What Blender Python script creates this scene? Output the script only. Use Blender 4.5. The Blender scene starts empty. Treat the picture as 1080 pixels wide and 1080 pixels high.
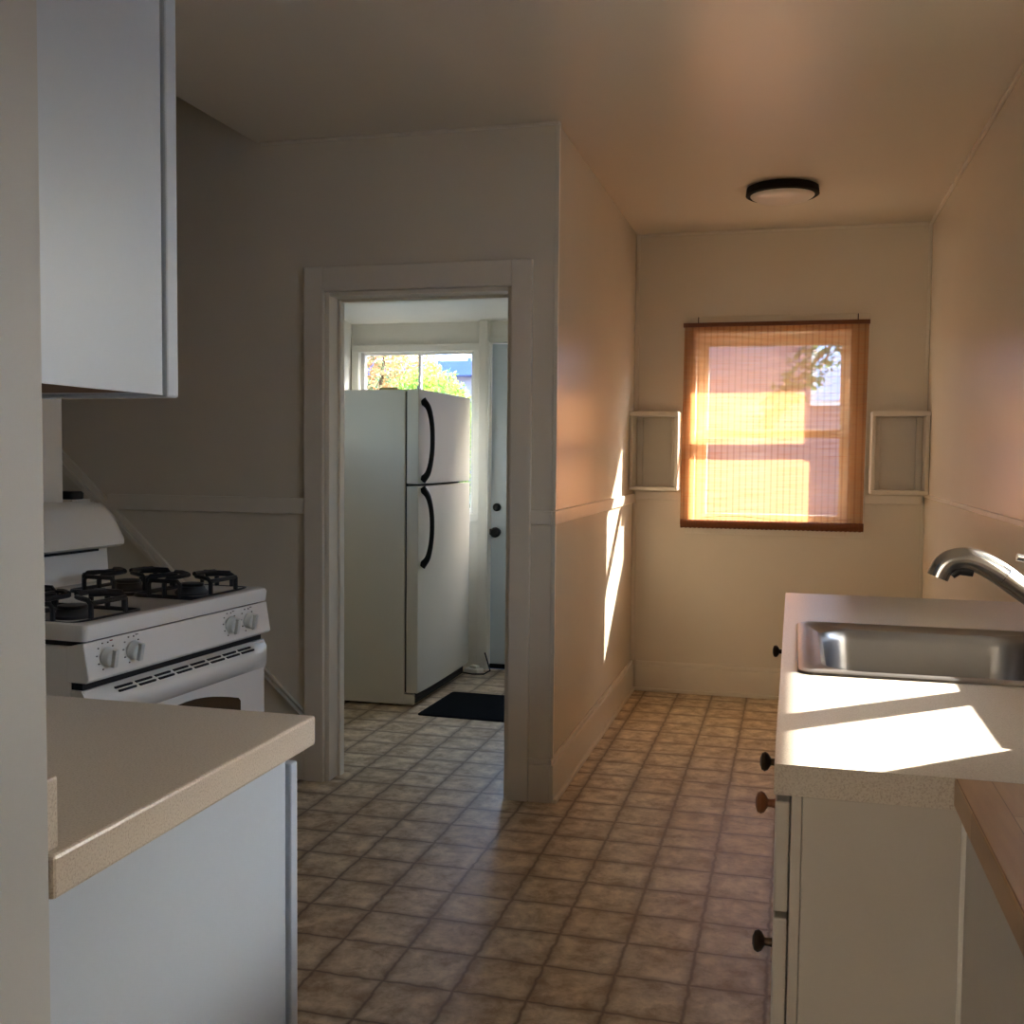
import bpy, bmesh, math, random
from mathutils import Vector, Matrix
random.seed(7)
PI = math.pi
scene = bpy.context.scene
C = scene.collection

# ------------------------------------------------------------------ materials
def srgb(r, g, b):
    f = lambda c: (c/255/12.92) if c/255 <= .04045 else ((c/255+.055)/1.055)**2.4
    return (f(r), f(g), f(b), 1)

def new_mat(name):
    m = bpy.data.materials.new(name); m.use_nodes = True
    nt = m.node_tree
    return m, nt, nt.nodes['Principled BSDF']

def mat(name, col, rough=.5, metal=0, spec=.5, var=.0, vscale=6, bump=0, bscale=60, coat=0):
    m, nt, b = new_mat(name)
    b.inputs['Base Color'].default_value = col
    b.inputs['Roughness'].default_value = rough
    b.inputs['Metallic'].default_value = metal
    b.inputs['Specular IOR Level'].default_value = spec
    b.inputs['Coat Weight'].default_value = coat
    b.inputs['Coat Roughness'].default_value = .15
    tc = nt.nodes.new('ShaderNodeTexCoord')
    if var > 0:
        n = nt.nodes.new('ShaderNodeTexNoise'); n.inputs['Scale'].default_value = vscale; n.inputs['Detail'].default_value = 5
        nt.links.new(tc.outputs['Object'], n.inputs['Vector'])
        r = nt.nodes.new('ShaderNodeMix'); r.data_type = 'RGBA'
        r.inputs['A'].default_value = tuple(c*(1-var) for c in col[:3])+(1,)
        r.inputs['B'].default_value = tuple(min(1, c*(1+var)) for c in col[:3])+(1,)
        nt.links.new(n.outputs['Fac'], r.inputs['Factor'])
        nt.links.new(r.outputs['Result'], b.inputs['Base Color'])
    if bump > 0:
        n = nt.nodes.new('ShaderNodeTexNoise'); n.inputs['Scale'].default_value = bscale; n.inputs['Detail'].default_value = 3
        nt.links.new(tc.outputs['Object'], n.inputs['Vector'])
        bp = nt.nodes.new('ShaderNodeBump'); bp.inputs['Strength'].default_value = bump; bp.inputs['Distance'].default_value = .002
        nt.links.new(n.outputs['Fac'], bp.inputs['Height'])
        nt.links.new(bp.outputs['Normal'], b.inputs['Normal'])
    return m

M = {}
M['wall'] = mat('wall_paint', srgb(231, 218, 196), .27, spec=.5, var=.03, vscale=3, bump=.12, bscale=25)
M['ceil'] = mat('ceiling_paint', srgb(227, 215, 195), .3, spec=.5, var=.02, vscale=2, bump=.15, bscale=14)
M['trim'] = mat('trim_paint', srgb(234, 222, 202), .3, var=.04, vscale=12, bump=.1, bscale=40)
M['porch'] = mat('porch_paint', srgb(242, 236, 222), .45, var=.04, vscale=8)
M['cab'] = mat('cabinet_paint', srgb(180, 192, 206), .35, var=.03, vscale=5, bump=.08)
M['greytrim'] = mat('partition_paint', srgb(176, 178, 178), .5)
M['cab_cream'] = mat('cabinet_cream_paint', srgb(188, 180, 168), .4, var=.05, vscale=6, bump=.08)
M['enamel'] = mat('white_enamel', srgb(228, 222, 210), .22, spec=.5, var=.01)
M['enamel_warm'] = mat('white_enamel_backguard', srgb(222, 212, 194), .3)
M['fridge'] = mat('fridge_enamel', srgb(218, 209, 190), .38, var=.03, vscale=4, bump=.25, bscale=300)
M['iron'] = mat('cast_iron', srgb(22, 22, 24), .45, bump=.3, bscale=300)
M['burner'] = mat('burner_cap', srgb(58, 56, 54), .5, var=.1, vscale=40)
M['black'] = mat('black_plastic', srgb(10, 10, 10), .42, spec=.3)
M['rimblack'] = mat('black_metal', srgb(9, 8, 8), .6, spec=.2)
M['dark_gap'] = mat('dark_recess', srgb(24, 22, 20), .8)
M['glass_dark'] = mat('oven_glass', srgb(40, 36, 30), .08, spec=.6)
M['rubber'] = mat('rubber_mat', srgb(14, 14, 14), .95, spec=.1, bump=.6, bscale=250)
M['steel'] = mat('stainless_steel', srgb(160, 158, 155), .33, metal=1, bump=.05, bscale=90)
M['chrome'] = mat('brushed_nickel', srgb(196, 192, 188), .2, metal=1)
M['bronze'] = mat('bronze_knob', srgb(70, 55, 40), .35, metal=.8)
M['knobwood'] = mat('wooden_knob', srgb(128, 74, 38), .4, var=.15, vscale=60)
M['under'] = mat('cabinet_underside_wood', srgb(96, 60, 34), .6, var=.25, vscale=20)
M['white_pl'] = mat('white_plastic', srgb(225, 220, 210), .4)
M['knob_pl'] = mat('knob_plastic', srgb(206, 206, 196), .35)
M['ink'] = mat('panel_ink', srgb(120, 112, 100), .5)
M['redink'] = mat('panel_red_ink', srgb(150, 70, 60), .5)
M['lampglass'] = mat('frosted_glass', srgb(232, 220, 205), .3, spec=.5)
M['doorblue'] = mat('exterior_door_paint', srgb(216, 226, 230), .4, var=.02)
M['siding'] = mat('neighbour_stucco', srgb(146, 114, 110), .9, var=.08, vscale=3, bump=.3)
M['grey_wall'] = mat('grey_building_wall', srgb(150, 150, 170), .85, var=.05)
M['tanbounce'] = mat('tan_bounce_stucco', srgb(196, 182, 164), .9, var=.05)
M['bluebounce'] = mat('pale_blue_bounce_siding', srgb(145, 182, 228), .9, var=.04)
M['blueroof'] = mat('blue_metal_roof', srgb(70, 95, 170), .45)
M['bluelight'] = mat('pale_blue_roof_panel', srgb(190, 205, 235), .3)
M['concrete'] = mat('yard_concrete', srgb(105, 108, 108), .9, var=.1, vscale=3)
M['bark'] = mat('bark', srgb(95, 75, 58), .9, var=.2, vscale=20)
M['cord'] = mat('black_cord', srgb(20, 18, 18), .5)
M['sponge'] = mat('pale_yellow_fibre', srgb(205, 190, 130), .9, bump=.8, bscale=200)
M['woodtrim'] = mat('counter_wood_strip', srgb(150, 110, 75), .5, var=.15, vscale=20)

def leaf_mat(name, c1, c2):
    m = bpy.data.materials.new(name); m.use_nodes = True; nt = m.node_tree; nt.nodes.clear()
    out = nt.nodes.new('ShaderNodeOutputMaterial'); mix = nt.nodes.new('ShaderNodeMixShader')
    d = nt.nodes.new('ShaderNodeBsdfPrincipled'); t = nt.nodes.new('ShaderNodeBsdfTranslucent')
    g = nt.nodes.new('ShaderNodeNewGeometry'); r = nt.nodes.new('ShaderNodeMix'); r.data_type = 'RGBA'
    r.inputs['A'].default_value = c1; r.inputs['B'].default_value = c2
    nt.links.new(g.outputs['Random Per Island'], r.inputs['Factor'])
    nt.links.new(r.outputs['Result'], d.inputs['Base Color']); nt.links.new(r.outputs['Result'], t.inputs['Color'])
    d.inputs['Roughness'].default_value = .45; mix.inputs['Fac'].default_value = .55
    nt.links.new(d.outputs[0], mix.inputs[1]); nt.links.new(t.outputs[0], mix.inputs[2]); nt.links.new(mix.outputs[0], out.inputs[0])
    return m
M['leaf_orange'] = leaf_mat('leaf_orange_green', srgb(205, 138, 88), srgb(112, 145, 106))
M['leaf_green'] = leaf_mat('leaf_yellow_green', srgb(176, 192, 84), srgb(112, 150, 66))
M['leaf_dark'] = leaf_mat('leaf_dark_green', srgb(90, 120, 70), srgb(50, 85, 60))

# floor: sheet vinyl with a square tile print
def floor_mat():
    m, nt, b = new_mat('vinyl_tile_floor'); L = nt.links.new; N = nt.nodes.new
    tc = N('ShaderNodeTexCoord')
    n0 = N('ShaderNodeTexNoise'); n0.inputs['Scale'].default_value = 22; n0.inputs['Detail'].default_value = 6; L(tc.outputs['Object'], n0.inputs['Vector'])
    sub = N('ShaderNodeVectorMath'); sub.operation = 'SUBTRACT'; sub.inputs[1].default_value = (.5, .5, .5); L(n0.outputs['Color'], sub.inputs[0])
    sc = N('ShaderNodeVectorMath'); sc.operation = 'SCALE'; sc.inputs['Scale'].default_value = .020; L(sub.outputs[0], sc.inputs[0])
    add = N('ShaderNodeVectorMath'); add.operation = 'ADD'; L(tc.outputs['Object'], add.inputs[0]); L(sc.outputs[0], add.inputs[1])
    mp = N('ShaderNodeMapping'); mp.inputs['Location'].default_value = (.963+.185*40, -2.425+.1865*40, 0); L(add.outputs[0], mp.inputs['Vector'])
    def brick(mortar, smooth):
        br = N('ShaderNodeTexBrick'); br.offset = 0; br.squash = 1
        br.inputs['Scale'].default_value = 1; br.inputs['Brick Width'].default_value = .185; br.inputs['Row Height'].default_value = .1865
        br.inputs['Mortar Size'].default_value = mortar; br.inputs['Mortar Smooth'].default_value = smooth; br.inputs['Bias'].default_value = 0
        L(mp.outputs[0], br.inputs['Vector']); return br
    b1 = brick(.008, 1)
    b1.inputs['Color1'].default_value = srgb(240, 220, 186); b1.inputs['Color2'].default_value = srgb(228, 204, 168); b1.inputs['Mortar'].default_value = srgb(222, 200, 168)
    n1 = N('ShaderNodeTexNoise'); n1.inputs['Scale'].default_value = 13; n1.inputs['Detail'].default_value = 8; n1.inputs['Roughness'].default_value = .7; n1.inputs['Distortion'].default_value = .25
    L(tc.outputs['Object'], n1.inputs['Vector'])
    rp = N('ShaderNodeValToRGB'); rp.color_ramp.elements[0].position = .36; rp.color_ramp.elements[0].color = srgb(158, 132, 98); rp.color_ramp.elements[1].position = .62; rp.color_ramp.elements[1].color = (1, 1, 1, 1)
    L(n1.outputs['Fac'], rp.inputs['Fac'])
    mu = N('ShaderNodeMix'); mu.data_type = 'RGBA'; mu.blend_type = 'MULTIPLY'; mu.inputs['Factor'].default_value = .8
    L(b1.outputs['Color'], mu.inputs['A']); L(rp.outputs['Color'], mu.inputs['B'])
    b2 = brick(.034, 1)    # broad worn tile edges, darker
    e = N('ShaderNodeMix'); e.data_type = 'RGBA'; e.inputs['B'].default_value = srgb(140, 112, 80)
    ml = N('ShaderNodeMath'); ml.operation = 'MULTIPLY'; ml.inputs[1].default_value = .55; L(b2.outputs['Fac'], ml.inputs[0])
    L(ml.outputs[0], e.inputs['Factor']); L(mu.outputs['Result'], e.inputs['A'])
    g = N('ShaderNodeMix'); g.data_type = 'RGBA'; g.inputs['B'].default_value = srgb(112, 86, 60)
    mm = N('ShaderNodeMath'); mm.operation = 'MULTIPLY'; mm.inputs[1].default_value = .8; L(b1.outputs['Fac'], mm.inputs[0])
    L(mm.outputs[0], g.inputs['Factor']); L(e.outputs['Result'], g.inputs['A'])
    L(g.outputs['Result'], b.inputs['Base Color'])
    b.inputs['Roughness'].default_value = .42; b.inputs['Specular IOR Level'].default_value = .35
    bp = N('ShaderNodeBump'); bp.inputs['Strength'].default_value = .25; bp.inputs['Distance'].default_value = .0015; bp.invert = True
    L(b1.outputs['Fac'], bp.inputs['Height']); L(bp.outputs[0], b.inputs['Normal'])
    return m
M['floor'] = floor_mat()

def laminate(name, base, dark, light):
    m, nt, b = new_mat(name); L = nt.links.new; N = nt.nodes.new
    tc = N('ShaderNodeTexCoord')
    n = N('ShaderNodeTexNoise'); n.inputs['Scale'].default_value = 420; n.inputs['Detail'].default_value = 3; L(tc.outputs['Object'], n.inputs['Vector'])
    r = N('ShaderNodeValToRGB'); cr = r.color_ramp
    cr.elements[0].position = .34; cr.elements[0].color = dark; cr.elements[1].position = .46; cr.elements[1].color = base
    e = cr.elements.new(.62); e.color = light
    L(n.outputs['Fac'], r.inputs['Fac']); L(r.outputs['Color'], b.inputs['Base Color']); b.inputs['Roughness'].default_value = .3
    return m
M['laminate'] = laminate('speckled_laminate', srgb(194, 183, 168), srgb(176, 163, 148), srgb(202, 192, 178))

def butcher():
    m, nt, b = new_mat('butcher_block'); L = nt.links.new; N = nt.nodes.new
    tc = N('ShaderNodeTexCoord'); mp = N('ShaderNodeMapping'); mp.inputs['Rotation'].default_value = (0, 0, PI/2); L(tc.outputs['Object'], mp.inputs['Vector'])
    br = N('ShaderNodeTexBrick'); br.inputs['Scale'].default_value = 1; br.inputs['Brick Width'].default_value = .5; br.inputs['Row Height'].default_value = .04; br.inputs['Mortar Size'].default_value = .0006
    br.inputs['Color1'].default_value = srgb(206, 166, 122); br.inputs['Color2'].default_value = srgb(186, 142, 98); br.inputs['Mortar'].default_value = srgb(140, 100, 64); L(mp.outputs[0], br.inputs['Vector'])
    mp2 = N('ShaderNodeMapping'); mp2.inputs['Scale'].default_value = (60, 5, 5); L(tc.outputs['Object'], mp2.inputs['Vector'])
    n = N('ShaderNodeTexNoise'); n.inputs['Scale'].default_value = 1.5; n.inputs['Detail'].default_value = 6; L(mp2.outputs[0], n.inputs['Vector'])
    x = N('ShaderNodeMix'); x.data_type = 'RGBA'; x.blend_type = 'MULTIPLY'; x.inputs['Factor'].default_value = .35; L(br.outputs['Color'], x.inputs['A']); L(n.outputs['Fac'], x.inputs['B'])
    L(x.outputs['Result'], b.inputs['Base Color']); b.inputs['Roughness'].default_value = .38
    return m
M['butcher'] = butcher()

def blind_mat():
    m = bpy.data.materials.new('bamboo_blind_weave'); m.use_nodes = True; nt = m.node_tree; nt.nodes.clear(); N = nt.nodes.new; L = nt.links.new
    out = N('ShaderNodeOutputMaterial'); tc = N('ShaderNodeTexCoord')
    mp = N('ShaderNodeMapping'); mp.inputs['Scale'].default_value = (5, 1, 330); L(tc.outputs['Object'], mp.inputs['Vector'])
    n = N('ShaderNodeTexNoise'); n.inputs['Scale'].default_value = 1; n.inputs['Detail'].default_value = 3; L(mp.outputs[0], n.inputs['Vector'])
    col = N('ShaderNodeValToRGB'); cr = col.color_ramp
    cr.elements[0].position = .3; cr.elements[0].color = srgb(184, 120, 70); cr.elements[1].position = .7; cr.elements[1].color = srgb(228, 176, 124); L(n.outputs['Fac'], col.inputs['Fac'])
    # strings: thin darker vertical lines
    w = N('ShaderNodeTexWave'); w.wave_type = 'BANDS'; w.bands_direction = 'X'; w.inputs['Scale'].default_value = 9.5; L(tc.outputs['Object'], w.inputs['Vector'])
    wr = N('ShaderNodeValToRGB'); wr.color_ramp.elements[0].position = .0; wr.color_ramp.elements[0].color = (.8, .74, .68, 1); wr.color_ramp.elements[1].position = .35; wr.color_ramp.elements[1].color = (1, 1, 1, 1); L(w.outputs['Fac'], wr.inputs['Fac'])
    mu = N('ShaderNodeMix'); mu.data_type = 'RGBA'; mu.blend_type = 'MULTIPLY'; mu.inputs['Factor'].default_value = 1; L(col.outputs['Color'], mu.inputs['A']); L(wr.outputs['Color'], mu.inputs['B'])
    d = N('ShaderNodeBsdfDiffuse'); t = N('ShaderNodeBsdfTranslucent'); L(mu.outputs['Result'], d.inputs['Color']); L(mu.outputs['Result'], t.inputs['Color'])
    m1 = N('ShaderNodeMixShader'); m1.inputs['Fac'].default_value = .36; L(d.outputs[0], m1.inputs[1]); L(t.outputs[0], m1.inputs[2])
    tr = N('ShaderNodeBsdfTransparent'); tr.inputs['Color'].default_value = (1, 1, 1, 1)
    # gaps between the sticks
    ma = N('ShaderNodeMapRange'); ma.inputs['From Min'].default_value = .35; ma.inputs['From Max'].default_value = .65; ma.inputs['To Min'].default_value = .16; ma.inputs['To Max'].default_value = .46; L(n.outputs['Fac'], ma.inputs['Value'])
    m2 = N('ShaderNodeMixShader'); L(ma.outputs[0], m2.inputs['Fac']); L(m1.outputs[0], m2.inputs[1]); L(tr.outputs[0], m2.inputs[2])
    L(m2.outputs[0], out.inputs[0]); return m
M['blind'] = blind_mat()
M['blind_dark'] = mat('bamboo_hem', srgb(120, 66, 28), .6, var=.3, vscale=70)
M['blind_rail'] = mat('bamboo_headrail', srgb(112, 62, 30), .6, var=.2, vscale=50)

def glass():
    m = bpy.data.materials.new('window_glass'); m.use_nodes = True; nt = m.node_tree; nt.nodes.clear(); N = nt.nodes.new; L = nt.links.new
    out = N('ShaderNodeOutputMaterial'); t = N('ShaderNodeBsdfTransparent'); t.inputs['Color'].default_value = (.96, .98, .98, 1)
    g = N('ShaderNodeBsdfGlossy'); g.inputs['Roughness'].default_value = .02; f = N('ShaderNodeLayerWeight'); f.inputs['Blend'].default_value = .25; q = N('ShaderNodeMath'); q.operation = 'POWER'; q.inputs[1].default_value = 3; L(f.outputs['Facing'], q.inputs[0])
    k = N('ShaderNodeMath'); k.operation = 'MULTIPLY_ADD'; k.inputs[1].default_value = .6; k.inputs[2].default_value = .04; L(q.outputs[0], k.inputs[0])
    x = N('ShaderNodeMixShader'); L(k.outputs[0], x.inputs['Fac']); L(t.outputs[0], x.inputs[1]); L(g.outputs[0], x.inputs[2]); L(x.outputs[0], out.inputs[0]); return m
M['glass'] = glass()

# ------------------------------------------------------------------ helpers
def obj(name, bm, m, parent=None, bevel=0, smooth=False, seg=2):
    bmesh.ops.recalc_face_normals(bm, faces=bm.faces)
    me = bpy.data.meshes.new(name); bm.to_mesh(me); bm.free()
    if smooth:
        for p in me.polygons: p.use_smooth = True
        me.set_sharp_from_angle(angle=math.radians(40))
    o = bpy.data.objects.new(name, me); C.objects.link(o)
    me.materials.append(M[m] if isinstance(m, str) else m)
    if parent is not None: o.parent = parent
    if bevel:
        b = o.modifiers.new('bevel', 'BEVEL'); b.width = bevel; b.segments = seg; b.limit_method = 'ANGLE'
        b.angle_limit = math.radians(40)
    return o
def add_box(bm, x0, x1, y0, y1, z0, z1):
    v = [bm.verts.new((x, y, z)) for z in (z0, z1) for y in (y0, y1) for x in (x0, x1)]
    for f in ((0, 1, 3, 2), (4, 6, 7, 5), (0, 4, 5, 1), (2, 3, 7, 6), (0, 2, 6, 4), (1, 5, 7, 3)):
        bm.faces.new([v[i] for i in f])
    return v
def bx(*boxes):
    bm = bmesh.new()
    for b in boxes: add_box(bm, *b)
    return bm
def prism(bm, pts, axis, a0, a1):
    """polygon pts extruded along axis ('x','y','z') from a0 to a1"""
    def P(p, a):
        return {'x': (a, p[0], p[1]), 'y': (p[0], a, p[1]), 'z': (p[0], p[1], a)}[axis]
    A = [bm.verts.new(P(p, a0)) for p in pts]; B = [bm.verts.new(P(p, a1)) for p in pts]
    bm.faces.new(A); bm.faces.new(B[::-1]); n = len(pts)
    for i in range(n): bm.faces.new((A[i], B[i], B[(i+1) % n], A[(i+1) % n]))
def tube(bm, pts, rad, n=12, cap=True, sx=1):
    pts = [Vector(p) for p in pts]
    if not hasattr(rad, '__len__'): rad = [rad]*len(pts)
    up = None; rings = []
    for i, p in enumerate(pts):
        t = (pts[min(i+1, len(pts)-1)]-pts[max(i-1, 0)]).normalized()
        if up is None:
            up = Vector((0, 0, 1)) if abs(t.z) < .9 else Vector((1, 0, 0))
        s = t.cross(up).normalized(); up = s.cross(t).normalized()
        rings.append([bm.verts.new(p+(s*math.cos(a)*sx+up*math.sin(a))*rad[i]) for a in [2*PI*k/n for k in range(n)]])
    for a, b in zip(rings, rings[1:]):
        for k in range(n): bm.faces.new((a[k], a[(k+1) % n], b[(k+1) % n], b[k]))
    if cap: bm.faces.new(rings[0][::-1]); bm.faces.new(rings[-1])
def spline(P, k=6):
    P = [Vector(p) for p in P]; n = []
    for i in range(len(P)-1):
        a = P[max(i-1, 0)]; p0 = P[i]; p1 = P[i+1]; c = P[min(i+2, len(P)-1)]
        for q in range(k):
            t = q/k; n.append(.5*((2*p0)+(p1-a)*t+(2*a-5*p0+4*p1-c)*t*t+(3*p0-a-3*p1+c)*t*t*t))
    return n+[P[-1]]
def lathe(bm, prof, c=(0, 0, 0), axis='z', n=32):
    rings = []
    for r, h in prof:
        ring = []
        for k in range(n):
            a = 2*PI*k/n; u, v = r*math.cos(a), r*math.sin(a)
            p = {'z': (u, v, h), 'x': (h, u, v), 'y': (u, h, v)}[axis]
            ring.append(bm.verts.new((c[0]+p[0], c[1]+p[1], c[2]+p[2])))
        rings.append(ring)
    for a, b in zip(rings, rings[1:]):
        for k in range(n): bm.faces.new((a[k], a[(k+1) % n], b[(k+1) % n], b[k]))
    bm.faces.new(rings[0][::-1]); bm.faces.new(rings[-1])
def rrect(x0, x1, y0, y1, r, n=6):
    pts = []
    for cx, cy, a0 in ((x1-r, y1-r, 0), (x0+r, y1-r, PI/2), (x0+r, y0+r, PI), (x1-r, y0+r, 1.5*PI)):
        for k in range(n+1):
            a = a0+PI/2*k/n; pts.append((cx+r*math.cos(a), cy+r*math.sin(a)))
    return pts
def loft(bm, loops, cap0=False, cap1=False):
    R = [[bm.verts.new(p) for p in l] for l in loops]; n = len(R[0])
    for a, b in zip(R, R[1:]):
        for k in range(n): bm.faces.new((a[k], a[(k+1) % n], b[(k+1) % n], b[k]))
    if cap0: bm.faces.new(R[0][::-1])
    if cap1: bm.faces.new(R[-1])
def thing(name, label, cat, loc=(0, 0, 0), rz=0, group=None):
    o = bpy.data.objects.new(name, None); C.objects.link(o); o.location = loc; o.rotation_euler = (0, 0, rz)
    o.empty_display_size = .1
    o['label'] = label; o['category'] = cat
    if group: o['group'] = group
    return o
def tag(o, label, cat, group=None, kind=None):
    o['label'] = label; o['category'] = cat
    if group: o['group'] = group
    if kind: o['kind'] = kind
    return o
def struct(name, bm, m, label, cat, parent=None, bevel=0, smooth=False):
    o = obj(name, bm, m, parent, bevel, smooth)
    if parent is None:
        o['kind'] = 'structure'; o['label'] = label; o['category'] = cat
    return o
def local(root, bm):      # world-built mesh -> the root's local space
    bmesh.ops.transform(bm, matrix=Matrix.Translation(root.location).inverted() if root.rotation_euler.z == 0 else
                        (Matrix.Translation(root.location) @ Matrix.Rotation(root.rotation_euler.z, 4, 'Z')).inverted(), verts=bm.verts)
    return bm

# ------------------------------------------------------------------ dimensions (metres; camera stands at x = y = 0)
XR, YB, YD, XA = .66, 5.93, 3.88, -.867      # right wall, alcove back wall, doorway wall, alcove left wall
XL, YP = -2.13, .86                          # wall behind the range, near partition face
ZC = 2.53
PY = 6.25                                    # porch back wall

# ------------------------------------------------------------------ setting
struct('floor', bx((-3.4, .8, -3, 6.25, -.06, 0)), 'floor', 'beige square tile-print vinyl floor running through both rooms', 'floor')
struct('ceiling', bx((-2.08, .8, -3, 6.07, ZC, ZC+.1), (-3.4, -2.08, -3, 2.76, ZC, ZC+.1)), 'ceiling_m' if 0 else 'ceil', 'off-white satin painted kitchen ceiling', 'ceiling')
struct('ceiling_stairwell', bx((-3.4, -1.9, 2.6, 3.9, 3.4, 3.5), (-2.08, -2.0, 2.76, 3.88, ZC+.1, 3.4)), 'ceil', 'high ceiling over the stairwell beyond the range', 'ceiling')
struct('ceiling_porch', None or (lambda b: (prism(b, [(4.02, 2.42), (6.27, 2.115), (6.27, 2.2), (4.02, 2.5)], 'x', -2.82, -.97), b)[1])(bmesh.new()), 'porch', 'low sloping white ceiling of the back porch', 'ceiling')

def wall_x(x0, x1, y0, y1, z0, z1, holes):      # slab with rectangular holes (ya, yb, za, zb)
    b = bmesh.new(); y = y0
    for ya, yb, za, zb in sorted(holes):
        add_box(b, x0, x1, y, ya, z0, z1); add_box(b, x0, x1, ya, yb, z0, za); add_box(b, x0, x1, ya, yb, zb, z1); y = yb
    add_box(b, x0, x1, y, y1, z0, z1); return b
def wall_y(y0, y1, x0, x1, z0, z1, holes):
    b = bmesh.new(); x = x0
    for xa, xb, za, zb in sorted(holes):
        add_box(b, x, xa, y0, y1, z0, z1)
        if za > z0: add_box(b, xa, xb, y0, y1, z0, za)
        add_box(b, xa, xb, y0, y1, zb, z1); x = xb
    add_box(b, x, x1, y0, y1, z0, z1); return b
SW = (1.86, 2.70, 1.17, 2.05)                    # window over the sink
DW = (-2.2, -.6, .9, 2.1)                        # dining-side window, behind the camera
struct('wall_right', wall_x(XR, .80, -3, 6.07, 0, ZC, [SW]), 'wall', 'long cream painted wall behind the sink counter', 'wall')
BW = (-.53, .27, .95, 1.98)
struct('wall_back', wall_y(YB, 6.07, -.867, .66, 0, ZC, [BW]), 'wall', 'cream end wall of the alcove with the blind', 'wall')
struct('wall_alcove_left', bx((-.967, XA, 4.02, 6.07, 0, ZC), (-.967, -.88, 6.07, PY, 0, 2.4)), 'wall', 'glossy peach-lit side wall left of the blind', 'wall')
struct('wall_doorway', wall_y(YD, 4.02, -3.3, XA, 0, 3.4, [(-1.788, -1.03, 0, 1.94)]), 'wall', 'cream wall with the open doorway to the back porch', 'wall')
struct('wall_range', bx((-2.25, XL, YP, 2.76, 0, ZC)), 'wall', 'cream wall section rising behind the gas range', 'wall')
struct('wall_partition', bx((-3.3, -.685, .72, YP, 0, ZC)), 'greytrim', 'pale grey painted wall end at the left edge beside the counter', 'wall')
struct('wall_stairwell_left', bx((-3.4, -3.3, -3, 4.02, 0, 3.4)), 'wall', 'far left wall beyond the stairwell', 'wall')
struct('wall_stairwell_near', bx((-3.3, -2.25, 2.66, 2.76, 0, 3.4), (-2.25, -1.9, 2.66, 2.76, ZC+.1, 3.4)), 'wall', 'stairwell side wall hidden behind the range wall', 'wall')
RW = (-1.8, -.4, 1.0, 2.1)
struct('wall_dining', wall_y(-3.1, -3, -3.4, .8, 0, ZC, [RW]), 'wall', 'wall behind the photographer', 'wall')
struct('wall_ledge', bx((-2.25, -2.10, 2.765, 2.85, 0, 1.163)), 'trim', 'low painted ledge at the end of the range wall', 'wall')
# porch
PWIN = (-2.645, -1.895, .95, 1.942)
struct('wall_porch_back', wall_y(PY, PY+.1, -2.82, -.867, 0, 2.3, [PWIN, (-1.79, -.99, 0, 1.985)]), 'porch', 'white porch wall with the window above the refrigerator', 'wall')
struct('wall_porch_left', wall_x(-2.80, -2.70, 4.02, PY, 0, 2.6, [(4.35, 4.8, 1.4, 1.95)]), 'porch', 'white left wall of the back porch', 'wall')

# casing, rails, bases
struct('door_1', bx((-1.87, -1.788, YD-.022, YD, 0, 2.035), (-1.03, -.95, YD-.022, YD, 0, 2.035), (-1.788, -1.03, YD-.022, YD, 1.94, 2.035)), 'trim', 'cream painted casing around the doorway to the porch', 'doorway', bevel=.004)
struct('door_2', bx((-1.788, -1.77, YD, 4.02, 0, 1.94), (-1.048, -1.03, YD, 4.02, 0, 1.94), (-1.77, -1.048, YD, 4.02, 1.922, 1.94),
                    (-1.77, -1.758, 3.96, 4.0, 0, 1.922), (-1.06, -1.048, 3.96, 4.0, 0, 1.922), (-1.758, -1.06, 3.96, 4.0, 1.91, 1.922)), 'trim', 'inner jamb and stop lining the open doorway', 'doorway', bevel=.003)
def rail(bm, x0, x1, y0, y1): add_box(bm, x0, x1, y0, y1, 1.052, 1.104)
struct('trim_1', bx((-2.765, -1.87, YD-.018, YD, 1.07, 1.134)), 'trim', 'flat chair rail left of the doorway', 'chair rail', bevel=.003)
struct('trim_2', bx((-.95, XA, YD-.016, YD, 1.052, 1.104), (XA, XA+.014, YD-.016, YB, 1.052, 1.104), ), 'trim', 'chair rail wrapping the alcove corner', 'chair rail', bevel=.003)
struct('trim_3', bx((XA+.014, -.573, YB-.012, YB, 1.072, 1.118), (.362, .66, YB-.012, YB, 1.072, 1.118)), 'trim', 'chair rail on the end wall under the blind', 'chair rail', bevel=.003)
struct('trim_4', bx((XR-.006, XR, 2.70, YB-.012, 1.112, 1.13)), 'trim', 'thin panel moulding along the right wall', 'chair rail', bevel=.002)
def base(pts_boxes): return bx(*pts_boxes)
struct('baseboard_alcove_left', bx((XA, XA+.016, YD-.016, YB, 0, .145), (XA, XA+.010, YD-.016, YB, .145, .167), (XA+.016, XA+.03, YD-.016, YB, 0, .018), (-.948, XA, YD-.018, YD, 0, .145), (-.948, XA, YD-.012, YD, .145, .167)), 'trim', 'tall cream baseboard along the alcove left wall', 'baseboard', bevel=.004)
struct('baseboard_back', bx((XA+.03, .66, YB-.016, YB, 0, .145), (XA+.03, .66, YB-.010, YB, .145, .167), (XA+.03, .66, YB-.03, YB-.016, 0, .018)), 'trim', 'tall cream baseboard on the alcove end wall', 'baseboard', bevel=.004)
struct('baseboard_right', bx((XR-.016, XR, 3.2, YB-.03, 0, .145)), 'trim', 'cream baseboard beyond the sink counter', 'baseboard', bevel=.004)
struct('baseboard_doorway', bx((-1.97, -1.872, YD-.016, YD, 0, .145)), 'trim', 'short cream baseboard left of the doorway', 'baseboard', bevel=.003)
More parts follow.
